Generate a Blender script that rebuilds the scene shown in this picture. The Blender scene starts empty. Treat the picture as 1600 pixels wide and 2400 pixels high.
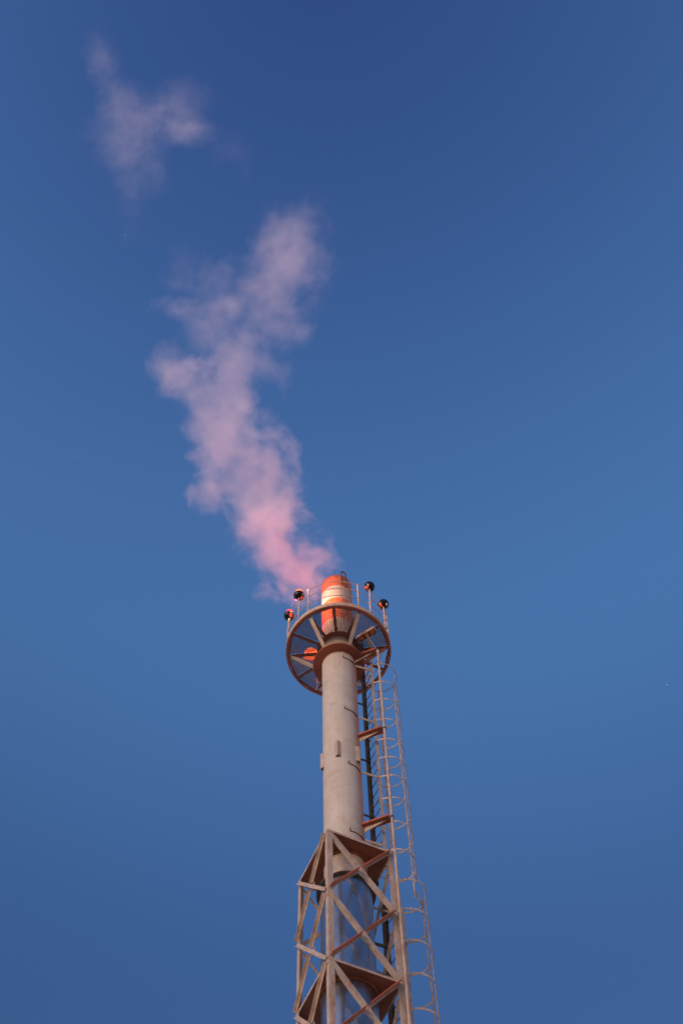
import bpy, bmesh, math, random
from math import sin, cos, pi, radians, hypot, atan2
from mathutils import Vector, Matrix
random.seed(7)
S = bpy.context.scene
COL = S.collection
GZ = -1.6                                   # ground level (the camera's eye is at z = 0)

# ------------------------------------------------------------------ helpers
class MB:
    def __init__(s): s.bm = bmesh.new()
    def box(s, c, x, y, z, mi=0):
        """box centred at c with full-size axis vectors x, y, z"""
        c, x, y, z = Vector(c), Vector(x) / 2, Vector(y) / 2, Vector(z) / 2
        v = [s.bm.verts.new(c + i * x + j * y + k * z) for i in (-1, 1) for j in (-1, 1) for k in (-1, 1)]
        for f in ((0, 1, 3, 2), (4, 6, 7, 5), (0, 4, 5, 1), (2, 3, 7, 6), (0, 2, 6, 4), (1, 5, 7, 3)):
            s.bm.faces.new([v[i] for i in f]).material_index = mi
        return s
    def bar(s, a, b, u, w, t, off=(0, 0, 0)):
        """flat bar from a to b: width w along u, thickness t across"""
        a, b, u, off = Vector(a), Vector(b), Vector(u), Vector(off)
        d = (b - a); L = d.length; d.normalize()
        u = (u - u.dot(d) * d).normalized(); n = d.cross(u)
        return s.box((a + b) / 2 + off, d * L, u * w, n * t)
    def angle(s, a, b, u, v, wu, wv, t=0.009, mi_u=0, mi_v=0):
        """L section whose heel runs a-b, legs along u and v"""
        a, b, u, v = Vector(a), Vector(b), Vector(u), Vector(v)
        d = (b - a).normalized()
        u = (u - u.dot(d) * d).normalized(); v = (v - v.dot(d) * d - v.dot(u) * u).normalized()
        L = b - a; m = (a + b) / 2
        s.box(m + u * wu / 2 + v * t / 2, L, u * wu, v * t, mi_u)
        s.box(m + v * (t + wv) / 2 + u * t / 2, L, u * t, v * (wv - t), mi_v)
        return s
    def tube(s, pts, r, n=8, closed=False, caps=True):
        pts = [Vector(p) for p in pts]; N = len(pts); rings = []
        rr = r if isinstance(r, (list, tuple)) else [r] * N
        ref = None
        for i, p in enumerate(pts):
            if closed: d = pts[(i + 1) % N] - pts[i - 1]
            else: d = pts[min(i + 1, N - 1)] - pts[max(i - 1, 0)]
            d.normalize()
            if ref is None: ref = Vector((0, 0, 1)) if abs(d.z) < .9 else Vector((1, 0, 0))
            u = (ref - ref.dot(d) * d).normalized(); w = d.cross(u); ref = u
            rings.append([s.bm.verts.new(p + rr[i] * (cos(2 * pi * k / n) * u + sin(2 * pi * k / n) * w)) for k in range(n)])
        for i in range(N if closed else N - 1):
            A, B = rings[i], rings[(i + 1) % N]
            for k in range(n):
                f = s.bm.faces.new((A[k], A[(k + 1) % n], B[(k + 1) % n], B[k])); f.smooth = True
        if caps and not closed:
            s.bm.faces.new(rings[0][::-1]); s.bm.faces.new(rings[-1])
        return s
    def lathe(s, prof, n=64, a0=0, a1=2 * pi, c=(0, 0, 0), closed=False, smooth=True):
        full = abs(a1 - a0 - 2 * pi) < 1e-6
        m = n if full else n + 1; cols = []
        for k in range(m):
            a = a0 + (a1 - a0) * k / n
            cols.append([s.bm.verts.new((c[0] + r * cos(a), c[1] + r * sin(a), c[2] + z)) if r > 1e-6 or k == 0 else None for r, z in prof])
        for k in range(m):
            for i, (r, z) in enumerate(prof):
                if r <= 1e-6: cols[k][i] = cols[0][i]
        P = len(prof)
        for k in range(n):
            A, B = cols[k], cols[(k + 1) % m]
            for i in range(P if closed else P - 1):
                j = (i + 1) % P
                vs = []
                for v in (A[i], B[i], B[j], A[j]):
                    if v not in vs: vs.append(v)
                if len(vs) > 2:
                    f = s.bm.faces.new(vs); f.smooth = smooth
        if not full and closed:
            s.bm.faces.new(cols[0][::-1]); s.bm.faces.new(cols[-1])
        return s
    def prism(s, poly, t):
        """extrude polygon (3D points) by vector t"""
        t = Vector(t); A = [s.bm.verts.new(Vector(p)) for p in poly]; B = [s.bm.verts.new(Vector(p) + t) for p in poly]
        s.bm.faces.new(A[::-1]); s.bm.faces.new(B)
        for i in range(len(A)):
            j = (i + 1) % len(A); s.bm.faces.new((A[i], A[j], B[j], B[i]))
        return s
    def build(s, name, mat, parent=None, smooth_angle=None):
        bmesh.ops.recalc_face_normals(s.bm, faces=s.bm.faces[:])
        me = bpy.data.meshes.new(name)
        org = Vector((0, 0, 0))
        if parent is not None:
            p = parent
            while p is not None: org += p.location; p = p.parent
        for v in s.bm.verts: v.co -= org
        if smooth_angle:
            for e in s.bm.edges:
                if len(e.link_faces) == 2 and e.calc_face_angle(0) > smooth_angle: e.smooth = False
        s.bm.to_mesh(me); s.bm.free()
        me.materials.append(mat)
        o = bpy.data.objects.new(name, me); COL.objects.link(o); o.parent = parent
        return o

def thing(name, loc, label, cat, group=None, kind=None):
    o = bpy.data.objects.new(name, None); COL.objects.link(o); o.location = loc; o.empty_display_size = .2
    return tag(o, label, cat, group, kind)
def tag(o, label=None, cat=None, group=None, kind=None):
    for k, v in (('label', label), ('category', cat), ('group', group), ('kind', kind)):
        if v: o[k] = v
    return o
def pol(r, az, z=0): return Vector((r * cos(radians(az)), r * sin(radians(az)), z))
def Vz(x, y, z): return Vector((x, y, z))
UP = Vector((0, 0, 1))

# ------------------------------------------------------------------ materials
class NT:
    def __init__(s, t): s.t = t; s.n = t.nodes; s.l = t.links
    def add(s, typ, **kw):
        n = s.n.new(typ)
        for k, v in kw.items(): setattr(n, k, v)
        return n
    def link(s, a, b): s.l.new(a, b)
    def set(s, sock, v):
        if hasattr(v, 'is_output') or isinstance(v, bpy.types.NodeSocket): s.l.new(v, sock)
        else: sock.default_value = v
    def math(s, op, a, b=0.0, c=0.0, clamp=False):
        n = s.add('ShaderNodeMath', operation=op, use_clamp=clamp)
        s.set(n.inputs[0], a); s.set(n.inputs[1], b); s.set(n.inputs[2], c); return n.outputs[0]
    def vmath(s, op, a, b=None, out=0):
        n = s.add('ShaderNodeVectorMath', operation=op)
        s.set(n.inputs[0], a)
        if b is not None: s.set(n.inputs[1], b)
        return n.outputs[out]
    def noise(s, vec, scale, detail=3, rough=.55, dist=0, out=0):
        n = s.add('ShaderNodeTexNoise'); s.set(n.inputs['Vector'], vec); n.inputs['Scale'].default_value = scale
        n.inputs['Detail'].default_value = detail; n.inputs['Roughness'].default_value = rough; n.inputs['Distortion'].default_value = dist
        return n.outputs[out]
    def range(s, v, a, b, c=0.0, d=1.0, smooth=False):
        n = s.add('ShaderNodeMapRange'); n.interpolation_type = 'SMOOTHSTEP' if smooth else 'LINEAR'
        s.set(n.inputs[0], v)
        for i, x in enumerate((a, b, c, d)): s.set(n.inputs[1 + i], x)
        return n.outputs[0]
    def mix(s, f, a, b):
        n = s.add('ShaderNodeMix', data_type='RGBA'); s.set(n.inputs[0], f)
        s.set(n.inputs[6], a if not isinstance(a, tuple) else (*a, 1)); s.set(n.inputs[7], b if not isinstance(b, tuple) else (*b, 1))
        return n.outputs[2]
def new_mat(name):
    m = bpy.data.materials.new(name); m.use_nodes = True
    t = NT(m.node_tree); bsdf = m.node_tree.nodes['Principled BSDF']
    return m, t, bsdf
def plain(name, c, rough=.6, metal=0.0):
    m, t, b = new_mat(name); b.inputs['Base Color'].default_value = (*c, 1); b.inputs['Roughness'].default_value = rough; b.inputs['Metallic'].default_value = metal
    return m
def weathered(name, c, rust, amount=.5, dirt=.35, scale=6.0, rough=.65, stretch=.25):
    """painted steel: patchy grime, rust breaking through, run-off streaks"""
    m, t, b = new_mat(name)
    pos = t.add('ShaderNodeNewGeometry').outputs['Position']
    st = t.vmath('MULTIPLY', pos, (1, 1, stretch))
    n1 = t.noise(pos, scale * .35, 4, .6); n2 = t.noise(st, scale * 2.2, 5, .65); n3 = t.noise(pos, scale * 6, 3, .6)
    g = t.range(n1, .35, .7); darker = tuple(x * (1 - dirt) * k for x, k in zip(c, (1, .93, .86)))
    col = t.mix(g, c, darker)
    r = t.range(t.math('ADD', t.math('MULTIPLY', n2, .65), t.math('MULTIPLY', n3, .35)), .62 - .14 * amount, .72 - .1 * amount)
    col = t.mix(r, col, rust)
    t.link(col, b.inputs['Base Color']); b.inputs['Roughness'].default_value = rough
    bump = t.add('ShaderNodeBump'); bump.inputs['Strength'].default_value = .25; bump.inputs['Distance'].default_value = .004
    t.link(n3, bump.inputs['Height']); t.link(bump.outputs[0], b.inputs['Normal'])
    return m
RUST = (.26, .085, .03)
PALE = weathered('pale_paint', (.39, .33, .295), RUST, .75, .3)
PALE2 = weathered('pale_paint_worn', (.46, .365, .30), RUST, .7, .35, 9)
UNDERLIT_RED = weathered('underlit_red', (.38, .092, .042), (.18, .05, .026), .5, .45, 5)  # pale steel with warm light from below put into the colour
REDB = weathered('underlit_bright_red', (.56, .145, .07), (.30, .08, .04), .4, .4, 5)  # brighter version of the red underlight put into the colour
DARKRED = weathered('underlit_dark_red', (.28, .092, .045), (.12, .045, .022), .5, .45, 5)  # darker version of the red underlight put into the colour
DARK = weathered('dark_and_shaded_steel', (.11, .085, .065), (.12, .05, .025), .3, .4, 6)  # dark steel; shade on the far stringers is put into it too
TUBE = weathered('galvanised_tube', (.50, .41, .37), RUST, .2, .3, 8)
GRATE = weathered('grating_steel', (.11, .075, .065), (.14, .05, .025), .4, .4, 12, .5)
BLACK = plain('black_enamel', (.004, .004, .004), .22)
BLACK.node_tree.nodes['Principled BSDF'].inputs['Specular IOR Level'].default_value = .25
CABLE = plain('cable_rubber', (.10, .06, .04), .6)

def stack_material():
    m, t, b = new_mat('banded_stack_paint')
    pos = t.add('ShaderNodeNewGeometry').outputs['Position']
    sep = t.add('ShaderNodeSeparateXYZ'); t.link(pos, sep.inputs[0]); X, Y, Zs = sep.outputs
    z = t.math('ADD', Zs, t.math('MULTIPLY', t.math('SUBTRACT', t.noise(pos, 5, 3), .5), .03))
    n1 = t.noise(pos, 1.6, 5, .6); n3 = t.noise(pos, 22, 3, .6)
    ang = t.math('ARCTAN2', Y, X)
    comb = t.add('ShaderNodeCombineXYZ'); t.link(ang, comb.inputs[0]); t.link(t.math('MULTIPLY', Zs, .045), comb.inputs[1])
    streak = t.noise(comb.outputs[0], 9, 4, .6)
    comb2 = t.add('ShaderNodeCombineXYZ'); t.link(ang, comb2.inputs[0]); t.link(t.math('MULTIPLY', Zs, .25), comb2.inputs[1])
    streak2 = t.noise(comb2.outputs[0], 16, 4, .65)
    white = t.mix(t.range(n1, .35, .7), (.44, .415, .39), (.365, .33, .30))
    white = t.mix(t.math('MULTIPLY', t.range(streak, .42, .66)  , .35), white, (.38, .30, .25))
    # blotchy dirt on the lower shaft
    white = t.mix(t.math('MULTIPLY', t.range(t.noise(pos, 4.5, 5, .7), .6, .75), .35), white, (.28, .2, .155))
    red = t.mix(t.range(streak2, .4, .65), (.58, .125, .05), (.40, .075, .03))
    white = t.mix(t.math('MULTIPLY', t.range(t.noise(pos, 2.3, 6, .72, .6), .52, .66), .55), white, (.33, .235, .17))
    isred = t.math('MAXIMUM', t.range(z, 37.075, 37.095), t.math('MULTIPLY', t.range(z, 35.04, 35.06), t.range(z, 36.31, 36.29)))
    col = t.mix(isred, white, red)
    soot = t.math('MULTIPLY', t.range(t.math('ADD', z, t.math('MULTIPLY', streak2, .5)), 37.75, 38.15, 0, 1, True), .75)
    col = t.mix(soot, col, (.10, .05, .035))
    # run-off rust: under the collar, under the lifting handle, down the ladder side with orange side light painted in
    def angmask(a0, w0, w1):
        d = t.math('ABSOLUTE', t.math('SUBTRACT', ang, radians(a0))); return t.range(d, radians(w0), radians(w1), 1, 0, True)
    under = t.math('MULTIPLY', t.range(z, 30.6, 33.0, 0, 1, True), t.range(z, 33.05, 33.03))
    r1 = t.math('MULTIPLY', t.math('MULTIPLY', under, t.range(streak, .53, .61)), .55)
    r1 = t.math('MAXIMUM', r1, t.math('MULTIPLY', t.math('MULTIPLY', t.range(z, 24.3, 25.2, 1, 0, True), t.range(streak2, .5, .6)), .6))
    r2 = t.math('MULTIPLY', t.math('MAXIMUM', angmask(-74, 1, 5), t.math('MULTIPLY', angmask(-56, 2, 11), 1.0)), t.range(z, 36.0, 37.0, .25, 1))
    r2 = t.math('MULTIPLY', t.math('MULTIPLY', r2, t.range(z, 34.6, 35.2)), t.range(streak2, .36, .55, .5, 1)); r2 = t.math('MAXIMUM', r2, t.math('MULTIPLY', t.math('MULTIPLY', angmask(-18, 12, 34), t.range(z, 33.6, 34.5)), t.range(streak2, .36, .55, .45, .8)))
    side = t.math('MULTIPLY', angmask(-2, 22, 52), t.range(z, 33.04, 33.0))
    r3 = t.math('MULTIPLY', side, t.range(t.math('ADD', t.math('MULTIPLY', n1, .5), t.math('MULTIPLY', streak2, .5)), .34, .54, .45, 1.0))  # rust tint that also carries orange light from the right
    side2 = t.math('MULTIPLY', angmask(-30, 6, 26), t.range(z, 27.9, 27.3))
    r4 = t.math('MULTIPLY', side2, t.range(streak2, .42, .6, .1, .55))
    side3 = t.math('MULTIPLY', angmask(-178, 2, 14), t.range(z, 33.0, 28)); r5 = t.math('MULTIPLY', side3, .35)
    mfin = t.math('MAXIMUM', t.math('MAXIMUM', r1, r2), t.math('MAXIMUM', t.math('MAXIMUM', r3, r4), r5), clamp=True)
    col = t.mix(t.math('MULTIPLY', mfin, .85), col, (.46, .17, .075))
    t.link(col, b.inputs['Base Color']); b.inputs['Roughness'].default_value = .62
    bump = t.add('ShaderNodeBump'); bump.inputs['Strength'].default_value = .2; bump.inputs['Distance'].default_value = .006
    t.link(t.math('ADD', n1, t.math('MULTIPLY', n3, .3)), bump.inputs['Height']); t.link(bump.outputs[0], b.inputs['Normal'])
    return m
STACK = stack_material()

def cladding_material():
    m, t, b = new_mat('bright_cladding')
    pos = t.add('ShaderNodeNewGeometry').outputs['Position']
    n = t.noise(t.vmath('MULTIPLY', pos, (1, 1, .5)), 3.5, 4, .6)
    t.link(t.mix(t.range(n, .3, .7), (.56, .60, .66), (.36, .39, .44)), b.inputs['Base Color'])
    b.inputs['Metallic'].default_value = 1; t.link(t.range(n, .3, .7, .24, .36), b.inputs['Roughness'])
    bump = t.add('ShaderNodeBump'); bump.inputs['Strength'].default_value = .06; bump.inputs['Distance'].default_value = .015
    t.link(t.noise(pos, 2.2, 2), bump.inputs['Height']); t.link(bump.outputs[0], b.inputs['Normal'])
    return m
CLAD = cladding_material()
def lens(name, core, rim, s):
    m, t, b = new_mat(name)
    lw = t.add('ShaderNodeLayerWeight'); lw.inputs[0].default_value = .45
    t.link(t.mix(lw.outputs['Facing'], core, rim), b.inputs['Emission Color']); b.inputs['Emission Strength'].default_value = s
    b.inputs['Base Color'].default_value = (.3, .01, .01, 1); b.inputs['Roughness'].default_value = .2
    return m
LENS_Y = lens('lit_amber_lens', (1, .42, .01), (1, .12, .01), .40)
LENS_R = lens('lit_red_lens', (1, .03, .03), (1, .02, .05), .38)
GLEAM_RED = lens('red_gleam_glow', (1, .07, .03), (.8, .02, .02), .17)  # glowing red stands for a reflection on the globes
GLEAM_PALE = lens('pale_gleam_glow', (1, .55, .35), (1, .4, .2), .16)  # glowing pale tone for a painted reflection
LENS_OFF = plain('dull_red_lens', (.12, .006, .012), .15)
def lump_mat():
    m, t, b = new_mat('glowing_orange'); pos = t.add('ShaderNodeNewGeometry').outputs['Position']
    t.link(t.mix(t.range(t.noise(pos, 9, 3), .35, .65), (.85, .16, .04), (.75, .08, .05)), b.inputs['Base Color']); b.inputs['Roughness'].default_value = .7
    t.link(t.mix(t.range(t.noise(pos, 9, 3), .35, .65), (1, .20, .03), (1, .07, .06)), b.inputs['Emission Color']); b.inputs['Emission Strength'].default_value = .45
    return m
LUMP = lump_mat()  # emissive orange for the lump on the grating
def ground_mat():
    m, t, b = new_mat('pale_bounce_ground'); pos = t.add('ShaderNodeNewGeometry').outputs['Position']  # unseen ground, made pale to bounce warm light onto the undersides
    c = t.mix(t.noise(pos, .15, 5), (.78, .58, .42), (.64, .46, .33)); c = t.mix(t.range(t.noise(pos, 14, 4, .7), .4, .7), c, (.72, .55, .42))
    t.link(c, b.inputs['Base Color']); b.inputs['Roughness'].default_value = .95
    return m
CONCRETE = weathered('concrete', (.4, .38, .35), (.2, .18, .16), .3, .3, 2, .9)

# ------------------------------------------------------------------ ground
g = MB(); n = 24; R = 6000
g.lathe([(0.0, 0), (20, 0), (120, 0), (700, 0), (R, 0)], 48, c=(0, 0, GZ))
ground = tag(g.build('ground', ground_mat()), kind='structure')

# ------------------------------------------------------------------ chimney stack
R0 = .45
st = thing('chimney_stack', (0, 0, GZ), 'tall round steel chimney, off-white with orange-red bands round its smoking top', 'chimney')
b = MB(); b.lathe([(R0 - .03, 37.5), (R0 - .03, 37.81), (R0, 37.81)] + [(R0, z) for z in (37.0, 36, 35, 34, 33, 31.2, 29.4, 27.6, 25.8, 24.2, 23.3, 22.5, 12, GZ)], 96)
shaft = b.build('shaft', STACK, st, radians(40))
b = MB(); a1, a2 = -71, -54
p1, p2 = pol(.475, a1, 37.2), pol(.475, a2, 37.1); h1, h2 = pol(.475, a1, 37.98), pol(.475, a2, 38.0)
mid = (h1 + h2) / 2 + UP * .05
b.tube([p1, h1 - UP * .03, h1 + (h2 - h1) * .12 + UP * .02, h1 + (h2 - h1) * .35 + UP * .045, h1 + (h2 - h1) * .7 + UP * .045, h1 + (h2 - h1) * .9 + UP * .02, h2 - UP * .03, p2], .021, 8)
for p in (p1, p2):
    d = Vector((p.x, p.y, 0)).normalized(); b.box(p - d * .012 + UP * .05, d * .05, UP.cross(d) * .06, UP * .16)
b.build('lifting_handle', weathered('rusty_iron', (.10, .035, .025), (.2, .06, .03), .6, .4, 12), st)
# collar flange under the platform
b = MB(); b.lathe([(R0 + .001, 33.04), (.690, 33.04), (.690, 33.075), (R0 + .001, 33.075)], 72, closed=True, smooth=False)
b.build('collar', UNDERLIT_RED, st, radians(30))
for k in range(12):
    b = MB(); az = -94 + 15 + 30 * k; d = pol(1, az); s_ = UP.cross(d)
    b.prism([d * (R0 + .002) + UP * 33.077 - s_ * .005, d * .66 + UP * 33.077 - s_ * .005, d * (R0 + .002) + UP * 33.3 - s_ * .005], s_ * .01)
    b.build('collar_stiffener', PALE2, st)
for az, sp in ((-101, 10.5), (-166, 11), (-37, 10)):           # angle-iron lugs welded upright on the shaft
    b = MB(); z0, z1 = 27.93, 28.55
    A, Bq, ap = pol(R0 - .004, az - sp, z0), pol(R0 - .004, az + sp, z0), pol(.525, az + .8, z0)
    c_ = (A + Bq + ap) / 3; t_ = .012
    for q in (A, Bq):
        d = (ap - q).normalized(); nrm = d.cross(UP); nrm = nrm if nrm.dot(c_ - q) > 0 else -nrm
        b.prism([q, ap, ap + nrm * t_, q + nrm * t_], UP * (z1 - z0))
    H_ = UP * (z1 - z0 - .014); b.prism([A + H_, Bq + H_, ap + H_ - (ap - c_) * .25], UP * .01)
    lug = b.build('angle_lug', PALE, st)
# insulated lower part
b = MB(); prof = []
for z in (23.40, 22.45, 21.50, 20.45): prof += [(.530, z), (.530, z - .02)]
b.lathe([(.530, 23.42), (.530, 20.416)], 96); 
b.build('cladding', CLAD, st)
b = MB(); b.lathe([(.530, 20.396), (.530, 4.0)], 96); b.build('cladding', CLAD, st)
b = MB(); b.lathe([(R0 + .002, 23.425), (.612, 23.425), (.612, 23.455), (R0 + .002, 23.455)], 72, closed=True, smooth=False); b.build('cladding_rim', DARK, st)

# ------------------------------------------------------------------ round platform
ZP, RP = 33.82, 1.431
pf = thing('round_platform', (0, 0, ZP), 'round steel maintenance platform with grating floor and railing near the chimney top', 'platform')
b = MB(); b.lathe([(RP - .012, ZP), (RP, ZP), (RP, ZP + .175), (RP - .012, ZP + .175)], 128, closed=True, smooth=True)
b.build('rim', PALE2, pf, radians(30))
b = MB(); b.lathe([(RP - .058, ZP - .012), (RP - .001, ZP - .012), (RP - .001, ZP - .001), (RP - .058, ZP - .001)], 128, closed=True); b.build('rim_flange', REDB, pf, radians(30))
b = MB(); b.lathe([(.456, ZP + .05), (.590, ZP + .05), (.590, ZP + .12), (.580, ZP + .12), (.580, ZP + .062), (.456, ZP + .062)], 72, closed=True); b.build('hub_ring', DARKRED, pf, radians(30))
beams = [-94 + 30 * k for k in range(12)]
for az in beams:
    d = pol(1, az); s_ = UP.cross(d); b = MB()
    a, e = d * .592, d * 1.372
    b.bar(a + UP * (ZP + .005), e + UP * (ZP + .005), s_, .085, .010)
    b.bar(a + UP * (ZP + .061), e + UP * (ZP + .061), UP, .10, .008)
    b.build('deck_beam', DARKRED, pf)
for i, az in enumerate(beams):
    p, q = pol(1.385, az, ZP + .012), pol(1.385, az + 30, ZP + .012)
    t_ = (q - p).normalized(); b = MB(); inn = -pol(1, az + 15)
    b.bar(p + t_ * .047, q - t_ * .047, inn, .06, .010); b.bar(p + t_ * .047 + UP * .055 - inn * .02, q - t_ * .047 + UP * .055 - inn * .02, UP, .10, .008)
    b.build('edge_beam', DARKRED, pf)
for az in (-124, -64, -4, 56, 116, 176):                       # knee braces down to the collar, T section
    d = pol(1, az); s_ = UP.cross(d); b = MB()
    a, e = d * .672 + UP * 33.10, d * 1.30 + UP * (ZP - .01)
    ax = (e - a).normalized(); up_ = s_.cross(ax); up_ = up_ if up_.z > 0 else -up_
    b.bar(a, e, s_, .10, .010); b.bar(a + up_ * .046, e + up_ * .046, up_, .08, .009)
    b.build('knee_brace', PALE2 if az != -4 else UNDERLIT_RED, pf)
def grating(az0, az1):
    """expanded-metal floor of one bay: two families of slanting strands in a frame"""
    b = MB(); ac = radians((az0 + az1) / 2); z = ZP + .125
    ex, ey = Vector((cos(ac), sin(ac), 0)), Vector((-sin(ac), cos(ac), 0)); h = radians(15)
    ri, ro = .592, 1.395 * cos(h)
    def clip(p, d):
        lo, hi = -3.0, 3.0
        for nrm, c in ((Vector((1, 0)), ro), (Vector((-1, 0)), -ri), (Vector((-sin(h), cos(h))), -.012), (Vector((-sin(h), -cos(h))), -.012)):
            den = nrm.dot(d); num = c - nrm.dot(p)
            if abs(den) < 1e-9:
                if num < 0: return None
            elif den > 0: hi = min(hi, num / den)
            else: lo = max(lo, num / den)
        return (lo, hi) if hi - lo > .02 else None
    for sgn in (1, -1):
        d = Vector((cos(radians(24)), sgn * sin(radians(24)))); nv = Vector((-d.y, d.x))
        for k in range(-36, 37):
            p = Vector((1.0, 0)) + nv * (k * .043)
            r = clip(p, d)
            if not r: continue
            A, B = p + d * r[0], p + d * r[1]
            W = lambda v: ex * v.x + ey * v.y + UP * (z + sgn * .0035)
            b.bar(W(A), W(B), UP, .010, .0165)
    return b.build('grating_panel', GRATE, pf)
for az in beams:
    if az in (-4, 26): continue                                 # open bays for the ladder
    grating(az, az + 30)
for az in (-123.8, -65.4, -12.5, 56, 116, 176):
    b = MB(); b.tube([pol(RP - .02, az, ZP + .06), pol(RP - .02, az, ZP + 1.535)], .021, 8); 
    d = pol(1, az); b.box(pol(RP - .03, az, ZP + .19), d * .05, UP.cross(d) * .07, UP * .10)
    b.build('railing_post', TUBE, pf)
for zz in (.63, 1.07, 1.50):
    b = MB(); b.tube([pol(RP - .022, 360 * k / 120, ZP + zz) for k in range(120)], .012, 6, closed=True); b.build('handrail', TUBE, pf)

# ------------------------------------------------------------------ obstruction lights on the railing
LG = 'obstruction lights round the platform railing'
def lamp(name, az, r, z, label, lm, lh, gleams):
    base = pol(RP - .005, az, ZP + .10)
    t = thing(name, base, label, 'obstruction light', LG)
    top = pol(r, az, z)
    b = MB(); b.tube([base, Vector((base.x, base.y, ZP + .5)), top - UP * .14], .02, 8)
    d = pol(1, az); b.box(base + UP * .62, d * .05, UP.cross(d) * .06, UP * .05); b.box(base + UP * .12, d * .05, UP.cross(d) * .06, UP * .05)
    b.build('pole', TUBE, t)
    b = MB(); rad = .153; b.lathe([(0, -rad)] + [(rad * cos(radians(a)), rad * sin(radians(a))) for a in range(-80, 51, 10)] + [(rad * .60, rad * .80)], 40, c=top); hs = b.build('housing', BLACK, t)
    b = MB(); b.tube([top - UP * .165, top - UP * .145], .034, 12); b.build('pole_socket', BLACK, t)
    b = MB(); rl = .118; b.lathe([(rl * cos(radians(a)), lh + rl * sin(radians(a))) for a in range(-30, 90, 10)] + [(0, lh + rl)], 32, c=top); b.build('lens', lm, t)
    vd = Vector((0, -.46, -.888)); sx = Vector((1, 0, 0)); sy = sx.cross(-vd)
    for ox, oy, wx, wy, tilt, pm in gleams:                       # glowing patches painting a reflection onto the globe
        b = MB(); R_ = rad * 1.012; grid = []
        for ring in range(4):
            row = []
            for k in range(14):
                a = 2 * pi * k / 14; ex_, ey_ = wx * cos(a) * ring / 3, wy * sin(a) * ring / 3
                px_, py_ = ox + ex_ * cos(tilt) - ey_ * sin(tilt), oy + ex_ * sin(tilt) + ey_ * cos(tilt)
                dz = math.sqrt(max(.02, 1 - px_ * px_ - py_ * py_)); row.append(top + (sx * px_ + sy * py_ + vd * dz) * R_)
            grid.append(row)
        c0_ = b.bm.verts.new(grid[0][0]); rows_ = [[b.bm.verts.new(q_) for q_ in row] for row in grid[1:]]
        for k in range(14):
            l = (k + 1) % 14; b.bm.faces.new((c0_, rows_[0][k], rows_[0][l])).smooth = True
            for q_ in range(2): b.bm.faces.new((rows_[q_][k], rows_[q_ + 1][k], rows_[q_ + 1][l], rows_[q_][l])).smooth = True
        b.build('gleam_patch', pm, t)
    return t, top
L1, tA = lamp('obstruction_light', -137.5, 1.43, 35.42, 'black globe light with glowing yellow-orange top, inner one on the chimney\'s left', LENS_Y, .145, [(.46, -.40, .14, .30, -.5, GLEAM_RED)])
L2, tB = lamp('obstruction_light', -164.5, 1.40, 35.36, 'black globe light with glowing red top at the platform\'s left edge', LENS_R, .135, [(.32, .12, .30, .36, .3, GLEAM_RED)])
L3, tC = lamp('obstruction_light', -50.5, 1.45, 35.53, 'unlit black globe light with red and white gleam, highest of the globes', LENS_OFF, .07, [(-.42, -.12, .17, .26, -.6, GLEAM_RED), (-.26, .28, .09, .17, -.7, GLEAM_PALE)])
L4, tD = lamp('obstruction_light', -24.5, 1.43, 35.45, 'unlit black globe light at the platform\'s right edge with red gleam', LENS_OFF, .07, [(-.46, -.05, .17, .40, .15, GLEAM_RED), (.54, .0, .10, .2, .1, GLEAM_PALE)])
def point(name, loc, power, col, r):
    l = bpy.data.lights.new(name, 'POINT'); l.energy = power; l.color = col; l.shadow_soft_size = r
    o = bpy.data.objects.new(name, l); COL.objects.link(o); o.location = loc; return o
point('lamp_glow', tA + UP * .30, 60.0, (1, .47, .22), .06)
point('lamp_glow', tB + UP * .29, 46.0, (1, .04, .17), .06)

# ------------------------------------------------------------------ glowing lump shaped to an orange-red glow above the grating
b = MB(); bu = Vector((-.74, .12, ZP + .135)); nu, nv = 28, 14
rows = []
for i in range(nv + 1):
    th = pi / 2 * i / nv; row = []
    for k in range(nu):
        a = 2 * pi * k / nu; w = 1 + .13 * sin(3 * a + 1) + .09 * sin(5 * a + 2 * th * 3) + .07 * sin(9 * a - th * 7)
        row.append(b.bm.verts.new(bu + Vector((.215 * cos(a) * cos(th) * w, .17 * sin(a) * cos(th) * w, .16 * sin(th) * (1 + .12 * sin(4 * a + 6 * th))))))
    rows.append(row)
for i in range(nv):
    for k in range(nu):
        f = b.bm.faces.new((rows[i][k], rows[i][(k + 1) % nu], rows[i + 1][(k + 1) % nu], rows[i + 1][k])); f.smooth = True
b.bm.faces.new(rows[0][::-1])
bmesh.ops.remove_doubles(b.bm, verts=b.bm.verts[:], dist=1e-4)
tag(b.build('glowing_lump', LUMP), 'lumpy orange-red glow seen through the left floor grating of the platform', 'lamp')

# ------------------------------------------------------------------ lattice tower
Q, PSI = 1.057, -109.33
tw = thing('lattice_tower', (0, 0, GZ), 'square cross-braced steel lattice tower standing round the lower chimney', 'tower')
ZN = [24.31, 22.37, 20.40, 18.43, 16.45, 12.6, 8.7, 4.8, .9]
F, Rr, Bb, Lf = 0, 1, 2, 3
CAZ = [PSI, PSI + 90, PSI + 180, PSI - 90]
def corner(i, z, q=Q): return pol(q, CAZ[i], z)
def facedir(i, j): return (corner(j, 0) - corner(i, 0)).normalized()
for i in range(4):
    b = MB(); b.angle(corner(i, ZN[0] + .05), corner(i, GZ + .4), facedir(i, (i + 1) % 4), facedir(i, (i - 1) % 4), .118, .118, .012); b.build('leg', PALE, tw)
    f = MB(); c = corner(i, GZ + .2, Q - .06); f.box(c, (.5, 0, 0), (0, .5, 0), (0, 0, .398)); f.build('footing', CONCRETE, tw)
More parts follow.
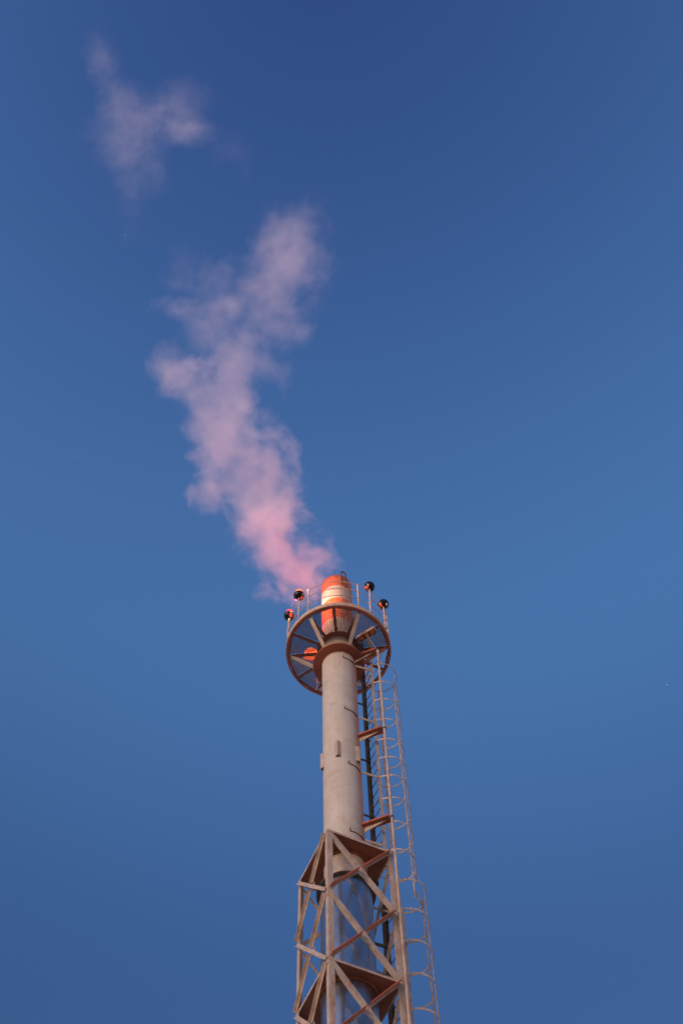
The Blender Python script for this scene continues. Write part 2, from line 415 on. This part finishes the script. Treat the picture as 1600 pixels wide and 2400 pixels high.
for fi, (i, j) in enumerate(((F, Rr), (Rr, Bb), (Bb, Lf), (Lf, F))):
    u = facedir(i, j); nout = (corner(i, 0) + corner(j, 0)).normalized()
    for k in range(len(ZN) - 1):
        z0, z1 = ZN[k], ZN[k + 1]
        e = .05
        a0, a1 = corner(i, z0 - e) + u * .06, corner(j, z1 + e) - u * .06
        c0, c1 = corner(j, z0 - e) - u * .06, corner(i, z1 + e) + u * .06
        # falling brace: flat face outwards; rising brace: outstanding flange outwards on its upper edge
        perp = lambda p, q: (nout.cross((q - p).normalized()) * (1 if nout.cross((q - p).normalized()).z > 0 else -1))
        if fi in (0, 1):
            b = MB(); pu = perp(a0, a1); b.angle(a0 + nout * .014 - pu * .05, a1 + nout * .014 - pu * .05, pu, -nout, .10, .07); b.build('brace', PALE, tw)
            b = MB(); pu = perp(c0, c1); dm = (c1 - c0).normalized(); mc = (c0 + c1) / 2; o1 = nout * .003 + pu * .045
            b.angle(c0 + o1, mc - dm * .075 + o1, -pu, nout, .05, .12, .009, 1, 0); b.build('brace', REDB if fi == 0 else DARKRED, tw).data.materials.append(PALE)
            b = MB(); b.angle(mc + dm * .075 + o1, c1 + o1, -pu, nout, .05, .12, .009, 1, 0); b.build('brace', REDB if fi == 0 else DARKRED, tw).data.materials.append(PALE)
        else:
            # on the left face the brace from the front leg has its flange standing outwards
            b = MB(); pu = perp(c0, c1); dm = (c1 - c0).normalized(); mc = (c0 + c1) / 2; o1 = nout * .014 + pu * .045
            b.angle(c0 + o1, mc - dm * .07 + o1, -pu, nout, .06, .07); b.build('brace', PALE2, tw)
            b = MB(); b.angle(mc + dm * .07 + o1, c1 + o1, -pu, nout, .06, .07); b.build('brace', PALE2, tw)
            b = MB(); pu = perp(a0, a1); b.angle(a0 + nout * .030 - pu * .04, a1 + nout * .030 - pu * .04, pu, nout, .08, .05); b.build('brace', PALE, tw)
        m = (a0 + a1) / 2
        if k < 5:
            if fi == 0:
                b = MB(); d1 = (a1 - a0).normalized(); pu = perp(a0, a1)
                m2 = m + nout * .0095
                b.prism([m2 - d1 * .20 - pu * .05, m2 - d1 * .02 - pu * .17, m2 + d1 * .13 - pu * .14, m2 + d1 * .24 - pu * .05], nout * .004)
                b.build('gusset_plate', PALE, tw)
            else:
                b = MB(); b.box(m - nout * .010, u * .15, UP * .18, nout * .008); b.build('gusset_plate', PALE, tw)
for zz, rh in ((ZN[0], .455), (ZN[2], .536), (ZN[4], .536)):     # stiffening plates every second bay
    b = MB(); n = 64; q = Q - .02; pts_o = []; pts_i = []
    for k in range(n):
        a = 360 * k / n; i0 = int(a // 90); fr = (a % 90) / 90
        pts_o.append(corner(i0 % 4, zz, q).lerp(corner((i0 + 1) % 4, zz, q), fr))
        # angle of that square point
        pts_i.append(Vector((pts_o[-1].x, pts_o[-1].y, 0)).normalized() * rh + UP * zz)
    lo_o = [b.bm.verts.new(p) for p in pts_o]; lo_i = [b.bm.verts.new(p) for p in pts_i]
    hi_o = [b.bm.verts.new(p + UP * .012) for p in pts_o]; hi_i = [b.bm.verts.new(p + UP * .012) for p in pts_i]
    for k in range(n):
        l = (k + 1) % n
        b.bm.faces.new((lo_o[k], lo_o[l], lo_i[l], lo_i[k])); b.bm.faces.new((hi_o[k], hi_i[k], hi_i[l], hi_o[l]))
        b.bm.faces.new((lo_o[k], hi_o[k], hi_o[l], lo_o[l])); b.bm.faces.new((lo_i[k], lo_i[l], hi_i[l], hi_i[k]))
    b.build('stiffening_plate', DARKRED, tw)
    b = MB(); b.lathe([(rh, -.05), (rh + .045, -.05), (rh + .045, -.001), (rh, -.001)], 64, c=(0, 0, zz), closed=True); b.build('plate_ring', DARKRED, tw, radians(30))
    for i in range(4):
        j = (i + 1) % 4; u = facedir(i, j); nout = (corner(i, 0) + corner(j, 0)).normalized()
        b = MB(); b.bar(corner(i, zz + .012) + nout * .002 + u * .02, corner(j, zz + .012) + nout * .002 - u * .02, UP, .055, .010)
        b.build('plate_edge', PALE2, tw)

# ------------------------------------------------------------------ caged ladder
ld = thing('caged_ladder', (.745, .18, 3.0), 'long caged ladder running up the right side of the chimney to the platform', 'ladder')
RA = 118; rd = pol(1, RA); od = pol(1, RA - 90)
N0 = Vector((.855, -.02, 0)); W = .45
SH = Vector((.14, .02, 0)); ZS = 23.95                          # the lower flight stands further out
def stringer(p, z0, z1, mat, w):
    b = MB(); b.angle(p + UP * z0, p + UP * z1, -od, rd if p is N0 else rd, w, w * .55, .008); return b.build('stringer', mat, ld)
def stile(p, z0, z1, mat, w, inward):
    b = MB(); b.angle(p + UP * z0, p + UP * z1, -od, inward, w, w * .6, .008); return b.build('stringer', mat, ld)
stile(N0 + od * .035 - rd * .02, 24.2, 35.0, PALE, .075, rd)
stile(N0 + rd * (W + .02) + od * .035, 24.2, 35.0, DARK, .10, -rd)  # far stringer: its shade is put into the dark colour
stile(N0 + SH + od * .035 - rd * .02, 3.0, 23.75, PALE2, .075, rd)
stile(N0 + SH + rd * (W + .02) + od * .035, 3.0, 23.75, DARK, .115, -rd)
rung0 = None
z = 34.9; cnt = 0
while z > 5.2 and cnt < 100:
    off = SH if z < ZS - .25 else Vector((0, 0, 0))
    if not (ZS - .25 <= z < 24.2):
        p = N0 + off + UP * z
        if rung0 is None:
            b = MB(); b.tube([p, p + rd * W], .011, 6); rung0 = b.build('rung', DARK, ld); r_base = Vector(p)
        else:
            o = rung0.copy(); COL.objects.link(o); o.parent = ld; o.location = Vector(p) - r_base
        cnt += 1
    z -= .4
CC = N0 + rd * W / 2 + od * .40                                   # cage centre
RC = .43
def hoop_pts(z, off):
    pts = []
    a0 = atan2((N0 - CC).y, (N0 - CC).x); base = radians(RA - 90)
    pts.append(N0 + off + UP * z)
    for k in range(25):
        a = base - radians(133) + radians(266) * k / 24
        pts.append(CC + off + Vector((cos(a), sin(a), 0)) * RC + UP * z)
    pts.append(N0 + rd * W + off + UP * z)
    return pts
def flat_hoop(z, off, mat):
    b = MB(); P = hoop_pts(z, off); w, t_ = .05, .008; q = []
    for i, p in enumerate(P):
        d = (P[min(i + 1, len(P) - 1)] - P[max(i - 1, 0)]).normalized(); nn = d.cross(UP).normalized()
        q.append([b.bm.verts.new(p + nn * s1 * t_ / 2 + UP * s2 * w / 2) for s1, s2 in ((-1, -1), (1, -1), (1, 1), (-1, 1))])
    for i in range(len(q) - 1):
        for k in range(4): b.bm.faces.new((q[i][k], q[i][(k + 1) % 4], q[i + 1][(k + 1) % 4], q[i + 1][k]))
    b.bm.faces.new(q[0][::-1]); b.bm.faces.new(q[-1])
    return b.build('hoop', mat, ld)
for z in (33.0, 32.05, 31.15, 30.18, 29.26, 28.46, 27.68, 26.78, 25.86, 24.85): flat_hoop(z, Vector((0, 0, 0)), TUBE)
for k in range(20): flat_hoop(23.85 - .94 * k, SH, TUBE)
for rel in (-55, 8, 71):
    a = radians(RA - 90 + rel); p = CC + Vector((cos(a), sin(a), 0)) * (RC - .008); tdir = Vector((-sin(a), cos(a), 0))
    b = MB(); b.bar(p + UP * 24.1, p + UP * 33.03, tdir, .045, .007); b.build('cage_strap', PALE2, ld)
    b = MB(); b.bar(p + SH + UP * 5.9, p + SH + UP * 24.0, tdir, .045, .007)
    b.bar(p + UP * 24.3, p + SH + UP * 23.85, tdir, .045, .007, (0, 0, 0)); b.build('cage_strap', PALE2, ld)
for z, a0 in ((32.70, -75), (30.08, -76), (27.65, -71), (25.03, -74)):        # stays: clamp rod round the shaft, flat bar to the ladder
    b = MB(); e = N0 + UP * z
    s0 = pol(R0 + .012, -24, z)
    b.bar(s0, e, UP, .085, .014); o = b.build('stay_bar', PALE, ld)
    b = MB(); P = [pol(R0 + .012, a0, z + .12)] + [pol(R0 + .012, a0 + (-24 - a0) * k / 14, z) for k in range(15)]
    b.tube(P, [.011] * 10 + [.014] * 6, 6); b.build('clamp_rod', weathered('clamp_rust', (.12, .045, .03), (.2, .07, .03), .5, .4, 14) if 'clamp_rust' not in bpy.data.materials else bpy.data.materials['clamp_rust'], o)
for z in (31.6, 28.95, 26.66):
    b = MB(); e = N0 + rd * W + UP * z; s0 = pol(R0, 36, z); b.bar(s0, e, UP, .05, .03); b.build('stay_bar', DARK, ld)
for z in (22.3, 19.6):
    b = MB(); e = N0 + SH + rd * W + UP * z; s0 = pol(.53, 30, z); b.bar(s0, e, UP, .06, .04); b.build('stay_bar', DARK, ld)
for z in (23.2, 21.2, 19.3):
    b = MB(); b.bar(corner(1, z, Q - .09) , N0 + SH + UP * z, UP, .05, .012); b.build('stay_bar', PALE2, ld)

# ------------------------------------------------------------------ conduit pipe on brackets
PX, PY = 1.045, -.392
cd = thing('conduit_pipe', (PX, PY, GZ), 'pale slim conduit pipe rising beside the right tower leg to the platform', 'pipe')
b = MB(); b.tube([(PX, PY, z) for z in (GZ, 10, 20, 25, 30, 32.98)], .032, 12); b.build('pipe', PALE, cd)
b = MB(); b.tube([(PX, PY, 32.982), (PX, PY, 33.10)], .038, 12); b.build('pipe_end', TUBE, cd)
for z in (33.10, 29.16, 25.52):
    d = Vector((PX, PY, 0)).normalized(); s_ = UP.cross(d); a, e = d * (R0 + .005) + UP * z, d * 1.07 + UP * z
    b = MB(); b.box((a + e) / 2, d * (e - a).length, s_ * .19, UP * .010); 
    for sg in (-1, 1): b.box((a + e) / 2 + s_ * sg * .09 + UP * .03, d * (e - a).length, s_ * .010, UP * .05)
    br = b.build('bracket', UNDERLIT_RED, cd)
    b = MB(); b.prism([a - UP * .006 - s_ * .006, e - d * .09 - UP * .006 - s_ * .006, e - d * .09 - UP * .012 - s_ * .006, a - UP * .19 - s_ * .006], s_ * .012); b.build('web', PALE, br)
    b = MB(); b.lathe([(.033, -.02), (.046, -.02), (.046, .02), (.033, .02)], 16, c=(PX, PY, z + .03), closed=True); b.box(Vector((PX, PY, z + .03)) + s_ * .05 - d * .01, s_ * .03, d * .03, UP * .035); b.build('pipe_clip', DARK, br)

# ------------------------------------------------------------------ junction box under the deck
jd = pol(1, -38); jx = Vector((.51, -.53, 33.52)); 
ja, jb = Vector((.545, -.52, 33.55)), Vector((1.0, -.80, 33.55)); ax = (jb - ja).normalized(); sd = UP.cross(ax)
jb_ = thing('junction_box', (ja + jb) / 2, 'long open orange-brown box fixed under the platform grating right of the chimney', 'box')
m_ = (ja + jb) / 2; L_ = (jb - ja).length
b = MB()
b.box(m_ + UP * .06, ax * L_, sd * .17, UP * .008)
for sg in (-1, 1): b.box(m_ + sd * sg * .085, ax * L_, sd * .008, UP * .12)
for sg in (-1, 1): b.box(m_ + ax * sg * (L_ / 2), ax * .008, sd * .178, UP * .12)
b.build('housing', PALE2, jb_)
for k in (-.32, .02, .32):
    b = MB(); b.box(m_ + ax * k * L_ + UP * .0, ax * L_ * .24, sd * .12, UP * .10); b.build('terminal_block', plain('terminal_orange', (.5, .13, .04), .5) if 'terminal_orange' not in bpy.data.materials else bpy.data.materials['terminal_orange'], jb_)
b = MB()
for sg in (-1, 1): b.box(m_ + ax * sg * L_ * .3 + UP * .16, ax * .03, sd * .03, UP * .19)
b.build('hanger', DARKRED, jb_)
def sag(p, q, s, n=10): return [Vector(p).lerp(Vector(q), k / n) - UP * s * 4 * (k / n) * (1 - k / n) for k in range(n + 1)]
b = MB(); b.tube(sag(m_ - UP * .05 - sd * .02, (PX, PY, 33.10), .03), .008, 6)
tag(b.build('power_cable', TUBE), 'thin pale cable from the conduit top to the orange-brown box under the platform', 'cable')
b = MB(); b.tube(sag(jb - UP * .02, pol(1.36, -26, ZP + .02), .03), .007, 6)
tag(b.build('lamp_cable', CABLE), 'thin brown cable from the box under the platform to its right rim', 'cable')

# ------------------------------------------------------------------ smoke
def hull(name, balls, voxel):
    bm = bmesh.new()
    for (c, r) in balls:
        mtx = Matrix.Translation(c) @ Matrix.Diagonal((r[0], r[1], r[2], 1))
        bmesh.ops.create_icosphere(bm, subdivisions=2, radius=1, matrix=mtx)
    me = bpy.data.meshes.new(name); bm.to_mesh(me); bm.free()
    o = bpy.data.objects.new(name, me); COL.objects.link(o)
    md = o.modifiers.new('merge', 'REMESH'); md.mode = 'VOXEL'; md.voxel_size = voxel
    dg = bpy.context.evaluated_depsgraph_get(); m2 = bpy.data.meshes.new_from_object(o.evaluated_get(dg))
    o.modifiers.clear(); o.data = m2; m2.name = name
    return o
PLUME = [(.0, .0, 37.78, .40), (-.39, -.14, 37.99, .50), (-.85, -.31, 38.23, .74), (-1.32, -.56, 38.59, 1.18), (-1.62, -.81, 38.94, 1.25), (-1.76, -1.17, 39.45, 1.05),
 (-1.84, -1.60, 40.07, .94), (-2.27, -2.05, 40.79, 1.18), (-2.69, -2.50, 41.55, 1.30), (-3.02, -2.90, 42.27, 1.22), (-3.32, -3.31, 43.03, 1.26), (-3.41, -3.72, 43.81, 1.22), (-3.44, -4.12, 44.65, 1.12),
 (-3.17, -4.53, 45.50, .92), (-2.78, -4.89, 46.30, .80), (-2.31, -5.25, 47.15, 1.0), (-2.00, -5.75, 48.45, 1.28), (-1.74, -6.29, 50.05, 1.50), (-1.51, -6.78, 51.70, 1.55), (-1.20, -7.23, 53.38, 1.35), (-.95, -7.59, 54.88, 1.08), (-.86, -8.0, 56.8, .55)]
PDENS = [2.3, 2.2, 2.0, 1.6, 1.3, 1.1, 1.0, .92, .86, .76, .66, .58, .54, .50, .44, .38, .34, .31, .33, .30, .18, .04]
LOBES = [(-3.51, -5.84, 48.89, 1.08, 0.70, 0.30), (-3.98, -5.29, 47.46, 1.06, 0.83, 0.30), (-2.29, -4.53, 45.41, 0.66, 0.73, 0.35), (-1.76, -6.78, 51.74, 1.13, 1.13, 0.36), (-4.64, -4.44, 45.46, 1.24, 1.02, .52), (-3.81, -1.96, 40.78, .82, .61, .7), (-5.14, -5.81, 49.02, 1.32, .43, .30), (-1.48, -4.26, 44.73, .43, .94, .16), (-.42, -.69, 38.62, .52, .55, .8), (-4.46, -6.42, 50.85, 1.43, 1.12, .11)]
PUFF = [(-9.49, -13.62, 63.15, 0.63, 1.11, 0.40), (-9.04, -12.70, 62.76, 0.85, 1.15, 0.50), (-8.45, -11.60, 62.30, 1.23, 1.11, 0.80), (-7.45, -11.03, 62.05, 1.34, 1.00, 0.90), (-6.29, -10.62, 61.87, 1.34, 0.93, 1.00), (-5.34, -10.08, 61.64, 0.97, 0.59, 0.85), (-7.80, -9.97, 61.61, 1.49, 1.30, 0.60), (-7.69, -8.89, 61.16, 1.26, 1.30, 0.42), (-8.25, -7.70, 60.66, 0.85, 1.58, 0.22), (-5.79, -11.63, 62.29, 1.39, 0.93, 0.30), (-3.91, -9.47, 61.38, 1.19, 0.74, 0.20), (-9.01, -9.95, 61.61, 1.11, 1.49, 0.36), (-3.29, -8.60, 61.01, 0.41, 0.74, 0.14)]
VIEWDIR = Vector((-.15, .32, .93)).normalized()                 # the puffs are flattened along the drift
def smoke_mat(name, path, dens, lobes, total, nscale, warp, color, step, amp=3.4):
    m = bpy.data.materials.new(name); m.use_nodes = True; t = NT(m.node_tree); t.n.clear()
    out = t.add('ShaderNodeOutputMaterial')
    P = t.add('ShaderNodeNewGeometry').outputs['Position']
    wn = t.noise(P, nscale * .55, 2, .5, 0, 1)
    wn2 = t.noise(P, nscale * 1.9, 2, .5, 0, 1)
    Pw = t.vmath('ADD', P, t.vmath('MULTIPLY', t.vmath('SUBTRACT', wn, (.5, .5, .5)), (warp * 2.4,) * 3))
    Pw = t.vmath('ADD', Pw, t.vmath('MULTIPLY', t.vmath('SUBTRACT', wn2, (.5, .5, .5)), (warp * .9,) * 3))
    n1 = t.noise(P, nscale, 6, .62, .4)
    nz = t.math('MULTIPLY', t.math('SUBTRACT', n1, .5), amp); nb = t.range(t.noise(P, nscale * 2.6, 5, .65), .32, .68, .25, 1.25)
    acc = None
    if path:
        sep = t.add('ShaderNodeSeparateXYZ'); t.link(Pw, sep.inputs[0]); x, y, z = sep.outputs
        z0, z1 = path[0][2], path[-1][2]
        T = t.range(z, z0 - .8, z1)
        lo = [min(p[k] for p in path) for k in (0, 1, 3)]; hi = [max(p[k] for p in path) for k in (0, 1, 3)]
        def curve(vals, a, c):
            n = t.add('ShaderNodeFloatCurve'); cm = n.mapping; cu = cm.curves[0]
            pts = [(0.0, vals[0])] + [((p[2] - z0 + .8) / (z1 - z0 + .8), v) for p, v in zip(path, vals)]
            while len(cu.points) > 2: cu.points.remove(cu.points[1])
            for i, (px, v) in enumerate(pts):
                vv = (v - a) / (c - a)
                if i == 0: cu.points[0].location = (px, vv)
                elif i == len(pts) - 1: cu.points[1 if len(cu.points) == 2 else len(cu.points) - 1].location = (1.0, vv)
                else: cu.points.new(px, vv)
            cm.update(); n.inputs[0].default_value = 1.0; t.link(T, n.inputs[1])
            return t.math('MULTIPLY_ADD', n.outputs[0], c - a, a)
        cx = curve([p[0] for p in path], lo[0], hi[0]); cy = curve([p[1] for p in path], lo[1], hi[1]); cr = curve([p[3] for p in path], lo[2], hi[2]); cd_ = curve(dens, 0.0, 2.6)
        dx, dy = t.math('SUBTRACT', x, cx), t.math('SUBTRACT', y, cy)
        q = t.math('DIVIDE', t.math('SQRT', t.math('ADD', t.math('MULTIPLY', dx, dx), t.math('MULTIPLY', dy, dy))), cr)
        v = t.math('SUBTRACT', t.math('ADD', 1.14, nz), q)
        v = t.math('DIVIDE', v, t.range(z, 41, 51, .85, 1.45))
        acc = t.math('MULTIPLY', t.range(v, .0, 1.0, 0, 1, True), cd_)
        acc = t.math('MULTIPLY', acc, t.range(z, z0 - .35, z0 - .05))
    for (lx, ly, lz, rx, rz, w) in lobes:
        d = t.vmath('SUBTRACT', Pw, (lx, ly, lz))
        # image-plane ellipse: rx across, rz along the plume's length
        d = t.vmath('MULTIPLY', d, (1 / rx, 1 / rz, 1 / ((rx + rz) * .5)))
        q = t.vmath('LENGTH', d, out=1)
        v = t.math('SUBTRACT', t.math('ADD', 1.12 if path else 1.30, nz), q)
        e = t.math('MULTIPLY', t.range(v, .0, .95 if path else 1.35, 0, 1, True), w)
        acc = e if acc is None else (t.math('MAXIMUM', acc, e) if path else t.math('ADD', acc, t.math('MULTIPLY', e, .75)))
    dn = t.math('MULTIPLY', t.math('MULTIPLY', acc, nb), total)
    pv = t.add('ShaderNodeVolumePrincipled'); pv.inputs['Color'].default_value = (*color, 1); t.link(dn, pv.inputs['Density']); pv.inputs['Anisotropy'].default_value = .15
    t.link(pv.outputs[0], out.inputs['Volume'])
    m.cycles.volume_step_rate = step
    return m
balls = []
for i in range(len(PLUME) - 1):
    a, c = PLUME[i], PLUME[i + 1]
    for k in range(3):
        f = k / 3; p = [a[q] * (1 - f) + c[q] * f for q in range(4)]
        r = p[3] * 1.25 + min(.35, .06 + .06 * i); balls.append((p[:3], (r, r, r)))
for (x, y, z, rx, rz, w) in LOBES: balls.append(((x, y, z), (rx * 1.35 + .1, rz * 1.35 + .15, (rx + rz) * .5 * 1.35 + .1)))
balls = [bb for bb in balls if bb[0][2] - bb[1][2] > -99]
sm = hull('smoke_plume', balls, .16)
for v in sm.data.vertices: v.co.z = max(v.co.z, 37.45 if hypot(v.co.x, v.co.y) > .47 else 37.60)
sm.data.materials.append(smoke_mat('pink_tint_smoke', PLUME, PDENS, LOBES, 1.12, .75, .42, (.95, .82, .96), .35))  # white steam with part of its pink light put into the colour
tag(sm, 'pink-lit drifting smoke plume rising from the chimney mouth', 'smoke', kind='stuff')
pb = [((x, y, z), (rx * 1.4 + .3, rz * 1.4 + .3, (rx + rz) * .7 + .3)) for (x, y, z, rx, rz, w) in PUFF]
sp = hull('smoke_puff', pb, .25)
sp.data.materials.append(smoke_mat('thin_smoke', None, None, PUFF, .33, .60, .26, (.95, .86, .97), .35, 2.2))  # same pinkish light tint put into the smoke colour
tag(sp, 'thin torn puff of smoke detached high above the plume', 'smoke', kind='stuff')


# ------------------------------------------------------------------ first stars
STAR = bpy.data.materials.new('star_light'); STAR.use_nodes = True; _b = STAR.node_tree.nodes['Principled BSDF']
_b.inputs['Emission Color'].default_value = (.85, .9, 1, 1); _b.inputs['Emission Strength'].default_value = .11; _b.inputs['Base Color'].default_value = (0, 0, 0, 1)
for loc, rad, lab in (((-344.0, 469.0, 2428.0), .85, 'faint white star in the sky left of the gap between plume and puff'), ((562.0, 1205.0, 2106.0), .85, 'faint white star low in the sky far right of the ladder'), ((-445.0, 828.0, 2310.0), .6, 'tiny dim star far left of the widest bulge of the plume')):
    b = MB(); bmesh.ops.create_icosphere(b.bm, subdivisions=1, radius=rad, matrix=Matrix.Translation(loc)); tag(b.build('star', STAR), lab, 'star', 'first faint stars in the dusk sky')

# ------------------------------------------------------------------ world, sun, camera
SUN_AZ, SUN_EL = -130, 12
w = bpy.data.worlds.new('World'); S.world = w; w.use_nodes = True; t = NT(w.node_tree); bg = t.n['Background']
sky = t.add('ShaderNodeTexSky', sky_type='NISHITA'); sky.sun_disc = False; sky.sun_elevation = radians(2.0); sky.sun_rotation = radians(90 - SUN_AZ); sky.ozone_density = 3.0; sky.air_density = 1.0; sky.dust_density = 1.0
tc = t.add('ShaderNodeTexCoord'); sp_ = t.add('ShaderNodeSeparateXYZ'); t.link(tc.outputs['Generated'], sp_.inputs[0])
el = t.math('MULTIPLY', t.math('ARCSINE', sp_.outputs[2]), 180 / pi)
ramp = t.add('ShaderNodeValToRGB'); cr = ramp.color_ramp; cr.interpolation = 'B_SPLINE'
stops = [(0, (1, 1, 1)), (28, (.8, .8, .8)), (43, (.42, .40, .50)), (50, (.49, .48, .58)), (56, (.68, .69, .78)), (62, (.90, .91, .98)), (70, (.80, .80, .93)), (78, (.64, .62, .80)), (90, (.45, .41, .64))]
while len(cr.elements) > 1: cr.elements.remove(cr.elements[0])
for i, (e_, v) in enumerate(stops):
    x = cr.elements[0] if i == 0 else cr.elements.new(e_ / 90)
    x.position = e_ / 90; x.color = (*v, 1)
t.link(t.math('DIVIDE', el, 90.0), ramp.inputs[0])
mul = t.vmath('MULTIPLY', sky.outputs[0], ramp.outputs[0])
side = t.math('MULTIPLY_ADD', sp_.outputs[0], -.12, 1.0)           # the western side of the sky still holds more light
sc0 = t.add('ShaderNodeVectorMath', operation='SCALE'); t.link(mul, sc0.inputs[0]); t.link(side, sc0.inputs['Scale']); mul = sc0.outputs[0]
glow = t.math('MULTIPLY', t.range(el, 2, 20, 1, 0, True), 1.25)          # warm band added along the unseen horizon to light the shaft's right side
sc_ = t.add('ShaderNodeVectorMath', operation='SCALE'); sc_.inputs[0].default_value = (1.0, .42, .18); t.link(glow, sc_.inputs['Scale'])
mul = t.vmath('ADD', mul, sc_.outputs[0])
t.link(mul, bg.inputs[0]); bg.inputs[1].default_value = .15
sl = bpy.data.lights.new('evening_sun', 'SUN'); sl.energy = .29; sl.angle = radians(25); sl.color = (1, .76, .60)
so = bpy.data.objects.new('evening_sun', sl); COL.objects.link(so)
sd_ = Vector((cos(radians(SUN_EL)) * cos(radians(SUN_AZ)), cos(radians(SUN_EL)) * sin(radians(SUN_AZ)), sin(radians(SUN_EL))))
so.rotation_euler = (-sd_).to_track_quat('-Z', 'Y').to_euler(); so.location = (-30, -30, 30)

cam = bpy.data.cameras.new('camera'); co = bpy.data.objects.new('camera', cam); COL.objects.link(co)
pitch, yaw, roll = 1.1739832319905428, .01363236604337667, -.04414334386413689
fw = Vector((cos(pitch) * sin(yaw), cos(pitch) * cos(yaw), sin(pitch))); rt = Vector((cos(yaw), -sin(yaw), 0)); up = rt.cross(fw)
r2 = cos(roll) * rt + sin(roll) * up; u2 = -sin(roll) * rt + cos(roll) * up
mw = Matrix((r2, u2, -fw)).transposed().to_4x4(); mw.translation = (0, -18.30135, 0); co.matrix_world = mw
cam.sensor_fit = 'VERTICAL'; cam.sensor_height = 36; cam.sensor_width = 24; cam.lens = 3296.117 * 36 / 2400; cam.clip_end = 20000
S.camera = co
S.view_settings.view_transform = 'Standard'; S.view_settings.look = 'None'; S.view_settings.gamma = 1; S.view_settings.exposure = 2.45
S.render.engine = 'CYCLES'; S.cycles.volume_bounces = 3; S.cycles.max_bounces = 8; S.cycles.transparent_max_bounces = 16
S.cycles.use_denoising = True; S.cycles.filter_width = 1.7
